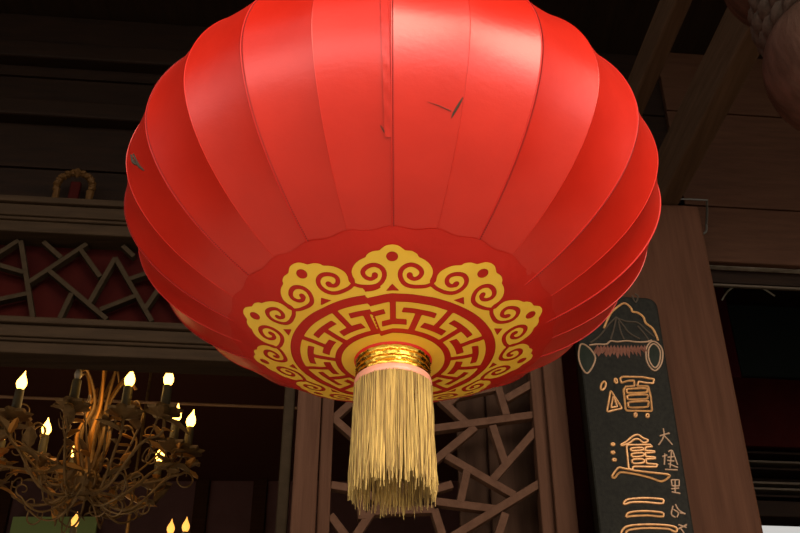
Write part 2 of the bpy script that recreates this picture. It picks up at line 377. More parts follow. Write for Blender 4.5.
# cable
q = spline([onwall(x, y, -0.2) for x, y in ((722,300), (728,291), (738,285), (750,284), (762,288), (775,296))], 5)
tag(MB().tube([W(a[0], a[1], -0.2) for a in q], 0.004, 6).build('cable', M['cable'], smooth=True), 'thin loose cable looping under the rail right of the post', 'cable')
# passage beyond
def xbox(px0, px1, py0, py1, d0, d1, full=True):
    a = onwall(px0, (py0+py1)/2, d1); z0 = onwall(760, py1, d1)[1]; z1 = onwall(760, py0, d1)[1]
    s1 = onwall(px1, (py0+py1)/2, d1)[0]
    return fbox(MB(), a[0], s1, z0, z1, d0, d1)
DB = -1.3
tag(xbox(735, 960, 306, 376, DB-0.03, DB).build('glass_pane', M['teal']), 'dark teal glass transom pane in the passage right of the post', 'window pane')
tag(xbox(715, 733, 283, 378, DB-0.02, DB+0.02).build('curtain', M['red_cloth'], bevel=0.01), 'strip of crimson cloth beside the dark teal pane', 'curtain')
tag(xbox(715, 960, 378, 446, DB-0.05, DB+0.01).build('passage_board', M['panel_red'], bevel=0.005), 'dark red board under the teal pane in the passage', 'board')
tag(xbox(700, 960, 262, 304.5, DB-0.09, DB-0.03).build('passage_head_board', M['dark_x'], bevel=0.005), 'dark head board above the teal pane in the passage', 'board')
lou = empty('louvre', W(onwall(780, 470, DB)[0], onwall(780, 470, DB)[1], DB)); tag(lou, 'dark horizontal louvre with thin pale slat edges in the passage', 'louvre')
for yy in (453, 462, 469, 483, 489, 496):
    s0, z = onwall(740, yy, DB); s1 = onwall(960, yy, DB)[0]
    fbox(MB(), s0, s1, z-0.006, z+0.005, DB-0.10, DB+0.02).build('slat', M['gilt_faint'] if yy in (462, 483, 489) else M['dark_x'], lou)
xbox(740, 960, 447, 500, DB-0.14, DB-0.11).build('louvre_back', M['deck'], lou)
tag(xbox(740, 960, 500, 516, DB-0.12, DB+0.03).build('passage_lintel', M['dark_x'], bevel=0.006), 'dark brown lintel just above the bright sky gap at bottom right', 'lintel')

# ================================================================== INSCRIBED BOARD
BD = 0.175
def ob(px, py): return onwall(px, py, BD)
brd_c = ob(640, 420)
board = empty('inscribed_board', W(brd_c[0], 1.2, 0.12)); tag(board, 'tall black wooden board with gilt carved Chinese characters hanging on the post', 'sign board')
sl = ob(587, 420)[0]; sr = ob(676.5, 420)[0]; ztop = ob(640, 297)[1]; r = 0.045
outl = [(sl, 0.9), (sr, 0.9)]
for a in np.linspace(0, PI/2, 6): outl.append((sr-r+r*math.cos(a), ztop-r+r*math.sin(a)))
for a in np.linspace(PI/2, PI, 6): outl.append((sl+r+r*math.cos(a), ztop-r+r*math.sin(a)))
n = len(outl)
MB().add([W(a[0], a[1], BD) for a in outl]+[W(a[0], a[1], 0.122) for a in outl],
         [tuple(range(n)), tuple(range(2*n-1, n-1, -1))]+[(i+n, (i+1) % n+n, (i+1) % n, i) for i in range(n)]).build('plank', M['board'], board, bevel=0.008)
def glyph(name, lines, ox, oy, s, m, r=0.0042, label=None):
    b = MB()
    for L in lines:
        closed = L[0] == 'c'; pts = L[1:] if closed else L
        pp = spline([ob(ox+x/s, oy+y/s) for x, y in pts], 4, closed)
        b.tube([W(a[0], a[1], BD+0.001) for a in pp], r, 6, cap=not closed)
    o = b.build(name, m, board, smooth=True)
    if label: o['label'] = label
def oval(x, y, rx, ry): return ['c'] + [(x+rx*math.cos(a), y+ry*math.sin(a)) for a in np.linspace(0, 2*PI, 7)[:-1]]
def dense(P, c=True, k=4):                    # straight-sided outlines: keep the corners
    out = ['c'] if c else []
    n = len(P)
    for i in range(n if c else n-1):
        a, q = np.array(P[i], float), np.array(P[(i+1) % n], float)
        for j in range(k): out.append(tuple(a+(q-a)*(0.08+0.84*j/(k-1))))
    return out
g1 = [['c',(150,280),(155,250),(175,230),(187,245),(180,275),(160,292)], ['c',(256,240),(250,215),(262,210),(270,235)],
      dense([(222,295),(195,450),(305,425)]), dense([(241,335),(225,420),(270,412)]),
      dense([(300,240),(290,208),(310,195),(450,198),(537,214),(530,243),(480,240),(425,230),(415,262),(495,265),(515,350),(522,446),(332,442),(316,290),(330,268),(395,262),(392,224),(345,226)]),
      ['c',(340,300),(350,285),(475,280),(487,297),(472,310),(350,313)], ['c',(345,345),(355,331),(480,326),(490,345),(476,357),(356,361)],
      ['c',(350,397),(360,381),(487,373),(495,395),(482,415),(365,419)], oval(403,473,9,14), oval(490,478,10,12)]
glyph('gilt_character', g1, 580, 350, 7.27, M['gilt'])
g2 = [['c',(205,165),(240,145),(285,108),(320,100),(350,120),(385,135),(372,150),(350,150),(325,130),(295,130),(260,155),(215,170)],
      oval(152,163,11,7), oval(152,217,11,7), oval(162,266,11,7),
      dense([(242,168),(400,165),(412,178),(370,182),(366,205),(427,208),(428,216),(366,222),(370,245),(432,249),(432,258),(370,262),(376,290),(448,297),(440,313),(290,311),(276,334),(256,322)], True, 3),
      ['c',(275,190),(345,185),(350,200),(280,206)], ['c',(280,226),(350,221),(352,240),(285,246)], ['c',(285,265),(350,262),(355,284),(288,290)],
      ['c',(145,378),(165,345),(190,318),(225,324),(300,338),(400,350),(520,365),(520,385),(490,406),(460,408),(400,386),(300,362),(220,350),(190,355),(165,385)]]
glyph('gilt_character', g2, 590, 420, 6.66, M['gilt'])
g3 = [['c',(247,178),(252,155),(290,139),(400,132),(520,140),(532,158),(515,172),(400,162),(300,163)], ['c',(262,270),(275,242),(330,230),(420,227),(520,238),(532,254),(518,267),(420,259),(300,264)],
      ['c',(222,400),(245,352),(300,331),(420,324),(550,329),(622,345),(628,375),(600,372),(560,356),(400,351),(280,366),(252,400)]]
glyph('gilt_character', g3, 590, 480, 7.27, M['gilt'])
glyph('gilt_character', [dense([(240,430),(600,430),(600,470),(240,470)]), dense([(300,500),(560,500),(540,640),(320,640)]), dense([(340,530),(520,530),(505,600),(350,600)])], 590, 480, 7.27, M['gilt'])
t1 = [[(487,58),(492,100),(475,140),(455,168)], [(462,108),(495,98),(528,88)], [(492,105),(518,132),(548,166)], [(520,85),(528,95)]]
t2 = [[(497,225),(494,300)], [(480,245),(512,235)], [(520,212),(545,204),(560,240)], [(515,250),(562,245)], [(541,210),(532,320)], [(518,292),(585,318)], [(560,240),(582,300)], [(498,330),(582,334)], [(512,270),(560,275)]]
t3 = [dense([(540,400),(592,400),(592,440),(545,440)]), [(565,400),(566,482)], [(543,480),(600,490)], [(540,460),(592,455)]]
for t in (t1, t2, t3): glyph('small_character', t, 590, 420, 6.66, M['gilt_dull'], 0.0032, 'small worn gilt character')
t4 = [[(602,190),(590,250),(620,272)], [(620,178),(640,215),(690,250)], [(605,215),(640,240),(630,272)], [(650,240),(692,246)]]
t5 = [[(640,325),(700,347)], [(702,325),(640,357)], [(655,350),(682,386)]]
for t in (t4, t5): glyph('small_character', t, 590, 480, 7.27, M['gilt_dull'], 0.0032, 'small worn gilt character')
glyph('scalloped_outline', [[(150,215),(180,150),(225,110),(248,106),(270,125),(277,141),(300,146),(325,165),(336,192),(365,215),(384,250),(390,270)]], 570, 280, 4.44, M['gilt'], 0.0045)
glyph('leaf_outline', [['c',(45,290),(38,340),(50,385),(75,415),(100,385),(112,345),(92,310),(65,288)], ['c',(365,273),(340,300),(338,350),(355,388),(380,403),(405,372),(411,320),(395,288)],
      ['c',(368,285),(350,305),(348,345),(362,378),(380,390),(396,365),(400,322),(388,295)], [(85,290),(120,286),(160,286),(180,272),(210,275),(250,271),(300,276),(340,275),(362,268)]], 570, 280, 4.44, M['gilt_dull'], 0.0036, 'thin dull gilt leaf outlines')
glyph('carved_folds', [[(205,165),(170,200),(130,250),(90,280)], [(205,165),(235,200),(262,235),(310,262)], [(210,170),(250,185),(300,190),(340,225),(375,255)], [(205,168),(195,215),(180,265)], [(215,185),(225,230),(240,265)],
      [(300,205),(330,240),(350,268)], [(275,70),(290,100),(302,75),(288,62)]], 570, 280, 4.44, M['gilt_faint'], 0.0036, 'faint brown carved folds')
b = MB()
for i in range(15):
    x = 122+i*15; y0 = 288; ln = 56+8*math.sin(i*2.3)-abs(i-7)*1.5; dx = (i-7)*2.2
    pts = [(x, y0), (x+11, y0+ln*0.45), (x+dx+3, y0+ln), (x+dx-6, y0+ln*0.75), (x-11, y0+ln*0.4)]
    q = [ob(570+a/4.44, 280+c2/4.44) for a, c2 in pts]
    cc = (sum(a for a, _ in q)/5, sum(c2 for _, c2 in q)/5)
    b.add([W(a, z, BD+0.0005) for a, z in q]+[W(cc[0], cc[1], BD+0.007)], [(0,4,5), (4,3,5), (3,2,5), (2,1,5), (1,0,5)])
o = b.build('petal_row', M['petal'], board, smooth=False); o['label'] = 'row of pinkish brown carved petals'
for P in ([(45,290),(38,340),(50,385),(75,415),(100,385),(112,345),(92,310),(65,288)], [(365,273),(340,300),(338,350),(355,388),(380,403),(405,372),(411,320),(395,288)]):
    q = [ob(570+a/4.44, 280+c2/4.44) for a, c2 in P]; cc = (sum(a for a, _ in q)/8, sum(c2 for _, c2 in q)/8)
    o = MB().add([W(a, z, BD+0.0004) for a, z in q]+[W(cc[0], cc[1], BD+0.005)], [((i+1) % 8, i, 8) for i in range(8)]).build('green_leaf', M['leaf_dark'], board); o['label'] = 'dark green painted leaf'

# ================================================================== THE LANTERN
R = 0.6; BZ = 0.3894; PM = 1.8053; PN = 1.9065; NP = 26; TOPK = 1.22; TX = -0.0473; TY = -0.0049
lan = empty('red_lantern', (-0.0162, 1.8632, 2.9519), (TX, TY, 0))
tag(lan, 'huge round red satin lantern with yellow scrollwork base and gold tassel', 'lantern')
def zb(rho): return -BZ*max(0.0, 1-rho**PM)**(1/PN)
def body(rho, az, top=False, off=0.0, inset=0.0):  # az from the courtyard side, degrees
    a = math.radians(az); h = 1e-3
    z = zb(rho)
    r1, r2 = max(rho-h, 0), min(rho+h, 1); dz = (zb(r2)-zb(r1)); dr = (r2-r1)*R
    if rho > 0.9995: nr, nz = 1.0, 0.0
    else:
        L = math.hypot(dz, dr); nr, nz = dz/L, -dr/L
    d = off-inset
    rr = rho*R+nr*d; zz = z+nz*d
    if top: zz = -zz*TOPK
    return (rr*math.sin(a), -rr*math.cos(a), zz)
def sst(a, b, x): t = min(1, max(0, (x-a)/(b-a))); return t*t*(3-2*t)
prng = random.Random(5); psag = [0.0125*prng.uniform(0.85, 1.2) for _ in range(NP)]
def sag(rho, u, k): return R*psag[k]*(4*u*(1-u))*sst(0.5, 0.97, rho)
ths = []                                      # (rho, top) rows from the bottom opening to the top opening
nn = 46
for i in range(nn+1):
    t = math.asin(0.13)+(PI/2-math.asin(0.13))*i/nn; ths.append((math.sin(t), False))
for i in range(nn-1, -1, -1):
    t = math.asin(0.2)+(PI/2-math.asin(0.2))*i/nn; ths.append((math.sin(t), True))
SUB = 10; NA = NP*SUB
b = MB(); V = []
for rho, top in ths:
    for j in range(NA):
        k = j//SUB; u = (j % SUB)/SUB
        V.append(body(rho, 360*j/NA, top, 0, sag(rho, u, k)))
Fc = [(i*NA+j, i*NA+(j+1) % NA, (i+1)*NA+(j+1) % NA, (i+1)*NA+j) for i in range(len(ths)-1) for j in range(NA)]
b.add(V, Fc)
lb = b.build('satin_body', M['red'], lan, local=True)
me = lb.data; me.polygons.foreach_set('use_smooth', [True]*len(me.polygons))
sh = me.attributes.new('sharp_edge', 'BOOLEAN', 'EDGE') if 'sharp_edge' not in me.attributes else me.attributes['sharp_edge']
for e in me.edges:
    i, j = e.vertices
    if abs(i-j) == NA and i % SUB == 0 and (i % NA) % SUB == 0: sh.data[e.index].value = True
for k in range(NP):                           # rib seams
    az = 360*k/NP; b = MB(); rows = [(r_, t_) for r_, t_ in ths if r_ > 0.5 or t_]
    st = (k % 2 == 0)
    b.tube([body(r_, az, t_, 0.0002) for r_, t_ in rows], 0.0014 if st else 0.0006, 6)
    o = b.build('rib_seam', M['red_seam'] if st else M['red'], lan, smooth=True, local=True)
    if st:
        b = MB(); path = []
        for i in range(len(rows)-1):
            for q in range(7):
                t = q/7; r0, t0 = rows[i]; r1, t1 = rows[i+1]
                path.append(Vector(body(r0, az+0.32/max(r0, .3), t0, 0.0004))*(1-t)+Vector(body(r1, az+0.32/max(r1, .3), t1, 0.0004))*t)
        for i in range(0, len(path)-2, 2): b.tube(path[i:i+2], 0.0010, 4)
        b.build('stitching', M['stitch'], o, local=True)
# overlapping flap beside the front seam
b = MB(); rows = [(r_, t_) for r_, t_ in ths if (t_ and r_ > 0.6) or (not t_ and r_ > 0.80)]
V = []
for i, (r_, t_) in enumerate(rows):
    q = i/(len(rows)-1)
    a0_, a1_ = -2.3+0.9*(1-q), 0.1-1.6*q
    for j in range(5):
        V.append(body(r_, a0_+(a1_-a0_)*j/4, t_, 0.0022+0.0012*math.sin(i*1.9+j)*(0.4 if j in (0, 4) else 1), sag(r_, min(1, 1+(-abs(a0_+(a1_-a0_)*j/4))/13.846), NP-1)))
b.add(V, [(i*5+j, i*5+j+1, i*5+5+j+1, i*5+5+j) for i in range(len(rows)-1) for j in range(4)])
b.build('overlap_flap', M['red'], lan, smooth=True, local=True, angle=80)

# crimson base panel and yellow emblem
def wr(x, y): return 0.0022*noise.noise((x*14, y*14, 0.3)) + 0.0012*noise.noise((x*40, y*9, 2.0))
def base_pt(x, y, off):
    rho = math.hypot(x, y)/R; az = math.degrees(math.atan2(x, -y))
    return body(max(rho, 0.02), az, False, off+wr(x, y)*sst(.16, .3, rho))
b = MB(); V = []; rr_ = [0.125+0.445*i/44 for i in range(45)]
for i, rho in enumerate(rr_):
    for j in range(240):
        a = 2*PI*j/240; e = rho*(1+(0.018*math.cos(a*26)*0.5+0.01*math.sin(3*a+1))*sst(.5, .57, rho)); x, y = e*R*math.sin(a), -e*R*math.cos(a)
        V.append(base_pt(x, y, 0.0034-0.0026*sst(36, 44, i)))
b.add(V, [(i*240+j, i*240+(j+1) % 240, (i+1)*240+(j+1) % 240, (i+1)*240+j) for i in range(44) for j in range(240)])
b.build('base_panel', M['cap'], lan, smooth=True, local=True, angle=80)

def seg_d(X, Y, a, c2):
    dx, dy = c2[0]-a[0], c2[1]-a[1]; L = dx*dx+dy*dy+1e-12
    t = np.clip(((X-a[0])*dx+(Y-a[1])*dy)/L, 0, 1)
    return np.hypot(X-a[0]-t*dx, Y-a[1]-t*dy)
def emblem_field(X, Y):                       # >0 inside yellow; units of R
    r = np.hypot(X, Y); az = np.degrees(np.arctan2(X, -Y))
    # the print is mismatched where its two ends are sewn together
    k = ((az > -14) & (az < 0) & (r < .378)); q = np.where(k, -az/14, 0)
    r = r+np.where(k, 0.013*q, 0); az = az+np.where(k & (r < .35), -3.5*q, 0)
    A = (az+18) % 36-18; aa = np.abs(A)
    # outer cloud lobes
    lob_az = [0, 2.5, 4, 5.2, 7.5, 9.2, 10.2, 12, 14, 16, 17.2, 17.5, 17.2, 18]
    pol = [(0,.526),(2.0,.523),(3.8,.512),(4.6,.507),(7,.505),(9,.496),(9.8,.487),(12.3,.479),(14.6,.466),(16.4,.448),(16.9,.430),(16.6,.412),(17.3,.400),(18,.393)]
    P = [(p*math.sin(math.radians(a)), p*math.cos(math.radians(a))) for a, p in [tuple(x) for x in spline(pol, 4)]]
    x = r*np.sin(np.radians(aa)); y = r*np.cos(np.radians(aa))
    d = np.full(X.shape, 9.0)
    for a, c2 in zip(P[:-1], P[1:]): d = np.minimum(d, seg_d(x, y, a, c2))
    # inside test: radius below outline along the same angle, done with a polygon test
    PP = [(0, 0)]+P; ins = np.zeros(X.shape, bool); n = len(PP)
    for i in range(n):
        (x0, y0), (x1, y1) = PP[i], PP[(i+1) % n]
        if abs(y1-y0) < 1e-12: continue
        c = ((y0 > y) != (y1 > y)) & (x < (x1-x0)*(y-y0)/(y1-y0)+x0); ins ^= c
    ins |= (aa > 17.99) & (r < .393)
    ins |= (x < 1e-6) & (y < .526)
    f = np.where(ins, d, -d)
    # red cuts
    sp = [(18.6,.402),(15.5,.3885),(12,.3825),(9,.3815),(6.2,.387),(4.2,.402),(3.3,.424),(4.2,.445),(6.6,.4575),(9.3,.4555),(11.6,.444),(12.3,.430),(11.4,.4155),(9.6,.409),(7.9,.413),(7.4,.422)]
    S = [(p*math.sin(math.radians(a)), p*math.cos(math.radians(a))) for a, p in [tuple(x_) for x_ in spline(sp, 4)]]
    for i, (a, c2) in enumerate(zip(S[:-1], S[1:])):
        wdt = 0.0066+0.0012*math.sin(PI*i/len(S))+(0.003 if i > len(S)-4 else 0)
        f = np.minimum(f, seg_d(x, y, a, c2)-wdt)
    f = np.minimum(f, (np.hypot(x/0.0185, (y-.486)/0.0170)-1)*0.017)
    # triangle
    t1_ = y-.3625; t2_ = (.388-y)-x*1.15
    f = np.minimum(f, -np.minimum(t1_, t2_))
    # key band
    def box(r0, r1, c0, hw):                  # red box in (r, arc) around folded angle c0, half width hw (R units)
        arc = np.abs(aa-c0)*PI/180*r
        return np.maximum(np.maximum(r0-r, r-r1), arc-hw)
    red = np.maximum(.318-r, r-.352)                          # outer ring
    red = np.minimum(red, np.maximum(.176-r, r-.198))         # inner ring
    red = np.minimum(red, box(.236, .32, 0, .011)); red = np.minimum(red, box(.217, .2425, 0, .046))
    red = np.minimum(red, box(.19, .283, 18, .011)); red = np.minimum(red, box(.272, .294, 18, .057))
    f = np.minimum(f, red)
    f = np.minimum(f, r-.128)
    return f
G = 0.0036; n = int(0.54/G); g = np.arange(-n, n+1)*G
XX, YY = np.meshgrid(g, g, indexing='ij'); FF = emblem_field(XX, YY)
FF = np.where(np.abs(FF) < 1e-5, 1e-5, FF)
verts = []; vid = {}; faces = []
def vtx(key, p):
    if key not in vid: vid[key] = len(verts); verts.append(p)
    return vid[key]
Nn = 2*n+1; Fl = FF.tolist()
for i in range(Nn-1):
    for j in range(Nn-1):
        q = [(i, j), (i+1, j), (i+1, j+1), (i, j+1)]; v = [Fl[a][c_] for a, c_ in q]
        if max(v) <= 0: continue
        tris = [q] if min(v) > 0 else [[q[0], q[1], q[2]], [q[0], q[2], q[3]]]
        for tr_ in tris:
            out = []; m_ = len(tr_)
            for a in range(m_):
                A_, B_ = tr_[a], tr_[(a+1) % m_]; fa, fb = Fl[A_[0]][A_[1]], Fl[B_[0]][B_[1]]
                if fa > 0: out.append(vtx(A_, (g[A_[0]], g[A_[1]])))
                if (fa > 0) != (fb > 0):
                    t = fa/(fa-fb); key = (min(A_, B_), max(A_, B_))
                    out.append(vtx(key, (g[A_[0]]+(g[B_[0]]-g[A_[0]])*t, g[A_[1]]+(g[B_[1]]-g[A_[1]])*t)))
            if len(out) >= 3: faces.append(tuple(reversed(out)))
b = MB(); b.add([base_pt(x*R, y*R, 0.0044) for x, y in verts], faces)
b.build('yellow_emblem', M['yellow'], lan, smooth=True, local=True, angle=80)

# marks on the cloth: a tear and smudges
def mark(pts, r):
    b = MB()
    V = [body(rho, az, t, 0.0009, sag(rho, (az % 13.846)/13.846, int((az % 360)//13.846) % NP)) for rho, az, t in pts]
    b.tube(V, r, 6); return b
for i, (pts, r) in enumerate([([(.900,13.6,0),(.885,13.0,0),(.868,12.3,0),(.858,12.0,0)], [.0010,.0022,.0019,.0006]), ([(.885,7.0,0),(.880,9.2,0),(.872,11.8,0)], [.0002,.0006,.0007]),
              ([(.995,-66.0,0),(.985,-65.0,0),(.975,-63.6,0)], [.002,.0048,.002]), ([(.992,-64.6,0),(.968,-62.8,0),(.955,-61.5,0)], [.002,.0035,.001]), ([(.835,-2.2,0),(.82,-1.4,0),(.81,-1.0,0)], [.0006,.0012,.0006])]):
    mark(pts, r).build('tear_mark', M['stain'], lan, smooth=True, local=True)

# foil collar, ribbon, fringe (hang straight down)
zn = zb(0.13)
cx_, cy_ = 0.0, 0.0
def wob(a, j): return 1+0.012*math.sin(17*a+j*1.3)+0.01*math.sin(41*a+j*2.1)
rim = MB().lathe([(0.070, zn+0.014), (0.080, zn+0.006), (0.082, zn-0.002), (0.078, zn-0.008), (0.072, zn-0.009)], (cx_, cy_, 0), 64)
rim.build('red_rim', M['red_rim'], lan, smooth=True, local=True)
pr = []
for i in range(15):
    t = i/14; pr.append((0.0745+0.0022*math.sin(i*1.7)+0.0010*(i % 2), zn-0.006-t*0.046))
MB().lathe(pr, (cx_, cy_, 0), 96, wob).build('foil_collar', M['foil'], lan, smooth=True, local=True, angle=80)
zr0 = zn-0.051
MB().lathe([(0.073, zr0), (0.0785, zr0-0.001), (0.0795, zr0-0.006), (0.0795, zr0-0.012), (0.078, zr0-0.015), (0.072, zr0-0.016)], (cx_, cy_, 0), 64).build('pink_ribbon', M['ribbon'], lan, smooth=True, local=True)
b = MB(); frng = random.Random(2); zf = zr0-0.012
for i in range(460):
    a = 2*PI*i/460+frng.uniform(-.004, .004); lay = frng.choice((0, 0, 0, 1)); r0 = 0.0770-0.005*lay+frng.uniform(-.0012, .0012)
    L = frng.uniform(0.206, 0.236)+(0.012 if frng.random() < 0.15 else 0); wv = frng.uniform(0, 6.3); amp = frng.uniform(0.0002, 0.0022); bend = frng.uniform(-.05, .05)
    pts = []
    for q in range(9):
        t = q/8; rr2 = r0+0.007*t+frng.uniform(-.0007, .0007)+amp*math.sin(wv+t*9)*t; aa2 = a+bend*t*t+amp*9*math.sin(wv*2+t*12)*t
        # straight down while the lantern itself leans a little
        z_ = zf-L*t; pts.append((cx_+rr2*math.sin(aa2)+TY*L*t, cy_-rr2*math.cos(aa2)-TX*L*t, z_))
    b.tube(pts, [0.00105]*7+[0.0010, 0.0006], 4, cap=False)
fr = b.build('tassel_fringe', M['fringe'], lan, smooth=True, local=True, angle=80); fr['kind'] = 'stuff'
fr['label'] = 'gold thread fringe hanging in a ring'
# top ring and hanging cord
zt_ = -zb(0.2)*TOPK
MB().lathe([(0.118, zt_-0.01), (0.125, zt_), (0.118, zt_+0.03), (0.03, zt_+0.045), (0.02, zt_+0.06)], (0, 0, 0), 48).build('top_cap', M['foil'], lan, smooth=True, local=True)
top = Vector((0, 0, zt_+0.05)); cord_len = ZC-2.9519-zt_-0.07
MB().tube([top, top+Vector((TY*-1*cord_len, TX*-1*-1*cord_len*-1, cord_len))], 0.006, 8).build('hanging_cord', M['red_seam'], lan, smooth=True, local=True)

# ================================================================== PENDANT at top right
dist = 2.45
pc = CAM + ray(848, 62)*dist; PR = 0.197
pen = empty('carved_pendant', (pc.x, pc.y, pc.z)); tag(pen, 'weathered brown wooden ball pendant with carved rope collar at top right corner', 'pendant')
prof = [(0.002, -PR)]+[(PR*math.sin(t), -PR*math.cos(t)) for t in np.linspace(0.12, PI*0.80, 26)]
prof = [(r_*(1.0), z_*(1.0)) for r_, z_ in prof]
MB().lathe(prof, pc, 48).build('ball', M['carved'], pen, smooth=True)
zc_ = pc.z+0.125; b = MB()
for rowi, (rad, zo, rb) in enumerate([(0.162, 0.0, 0.024), (0.172, 0.04, 0.026), (0.172, 0.085, 0.026), (0.165, 0.125, 0.026)]):
    nb = 22
    for i in range(nb):
        a = 2*PI*(i+0.5*(rowi % 2))/nb; c3 = Vector((pc.x+rad*math.cos(a), pc.y+rad*math.sin(a), zc_+zo))
        tq = Vector((-math.sin(a), math.cos(a), 0.8)).normalized()
        b.tube([c3-tq*0.036, c3-tq*0.02, c3, c3+tq*0.02, c3+tq*0.036], [0.006, rb*.8, rb, rb*.8, 0.006], 8)
b.build('rope_collar', M['carved_rope'], pen, smooth=True)
MB().lathe([(0.10, 0), (0.15, 0.05), (0.15, 0.12), (0.20, 0.16), (0.24, 0.24), (0.20, 0.30), (0.12, 0.34)], (pc.x, pc.y, zc_-0.02), 40).build('neck', M['carved'], pen, smooth=True)
MB().box((pc.x-0.10, pc.y-0.10, zc_+0.28), (pc.x+0.10, pc.y+0.10, ZC-0.002)).build('shaft', M['post'], pen, bevel=0.01)

# ================================================================== INSIDE THE LEFT OPENING
a = onwall(165, 403, -3.4); c2 = onwall(281, 407.5, -3.4)
tag(MB().tube([W(a[0]-2.6, (a[1]+c2[1])/2, -3.4), W(c2[0]+0.3, (a[1]+c2[1])/2, -3.4)], 0.012, 8).build('picture_rail', M['gilt_dull'], smooth=True), 'thin dull gold rail behind the chandelier, ending at the jamb', 'rail')
def yplane(px, py, Y): r_ = ray(px, py); return CAM+r_*(Y/r_.y)
YB = 9.78
a = yplane(13, 516.5, YB-0.1); c2 = yplane(98, 517, YB-0.1)
tag(MB().box((a.x, YB-0.1, a.z-0.75), (c2.x, YB-0.06, a.z)).build('green_hanging', M['green'], bevel=0.005), 'olive green rectangular sheet on the hall wall below the chandelier', 'hanging')
a = yplane(-30, 478, YB-0.02); c2 = yplane(230, 478, YB-0.02)
for i, px in enumerate((-60, 12, 98, 205, 262)):
    q = yplane(px, 470, YB); struct(MB().box((q.x-0.07, YB-0.04, 0), (q.x+0.07, YB+0.02, ZC-0.002)).build('trim_%d' % (i+3), M['head_x'], bevel=0.01))

def flame_mb(c, h=0.112, r=0.027, lean=0.0):
    prof = [(0.42, 0), (0.75, .10), (1.0, .27), (0.98, .40), (0.74, .56), (0.42, .70), (0.2, .84), (0.05, .97), (0.0, 1.0)]
    b = MB(); V = []; n = 14
    for rr2, t in prof:
        for k in range(n):
            a = 2*PI*k/n; V.append((c.x+rr2*r*math.cos(a)+lean*t*t, c.y+rr2*r*math.sin(a), c.z+h*t))
    return b.add(V, [(j*n+k, j*n+(k+1) % n, (j+1)*n+(k+1) % n, (j+1)*n+k) for j in range(len(prof)-1) for k in range(n)]+[tuple(range(n-1, -1, -1))])
def leaf_mb(p, d, ln, wd, curl=0.3):
    d = Vector(d).normalized(); side = d.cross(Vector((0,0,1)))
    side = side.normalized() if side.length > 1e-3 else Vector((1,0,0)); up = side.cross(d)
    V = []; n = 7
    for i in range(n):
        t = i/(n-1); wv = wd*math.sin(PI*min(1, 0.06+t*0.94))**0.7*(1+0.18*(i % 2))
        c = Vector(p)+d*ln*t+up*(-curl*ln*t*t)
        V += [c-side*wv+up*wv*0.35, c, c+side*wv+up*wv*0.35]
    Fc = []
    for i in range(n-1):
        for k in (0, 1): Fc.append((i*3+k, i*3+k+1, i*3+k+4, i*3+k+3))
    m = len(V); V2 = V+[v-up*0.003 for v in V]
    F2 = Fc+[tuple(x+m for x in reversed(f)) for f in Fc]
    edge = [0, 1, 2]+[i*3+2 for i in range(1, n)]+[(n-1)*3+1, (n-1)*3]+[i*3 for i in range(n-2, 0, -1)]
    for i in range(len(edge)):
        a, c = edge[i], edge[(i+1) % len(edge)]; F2.append((c, a, a+m, c+m))
    return MB().add(V2, F2)
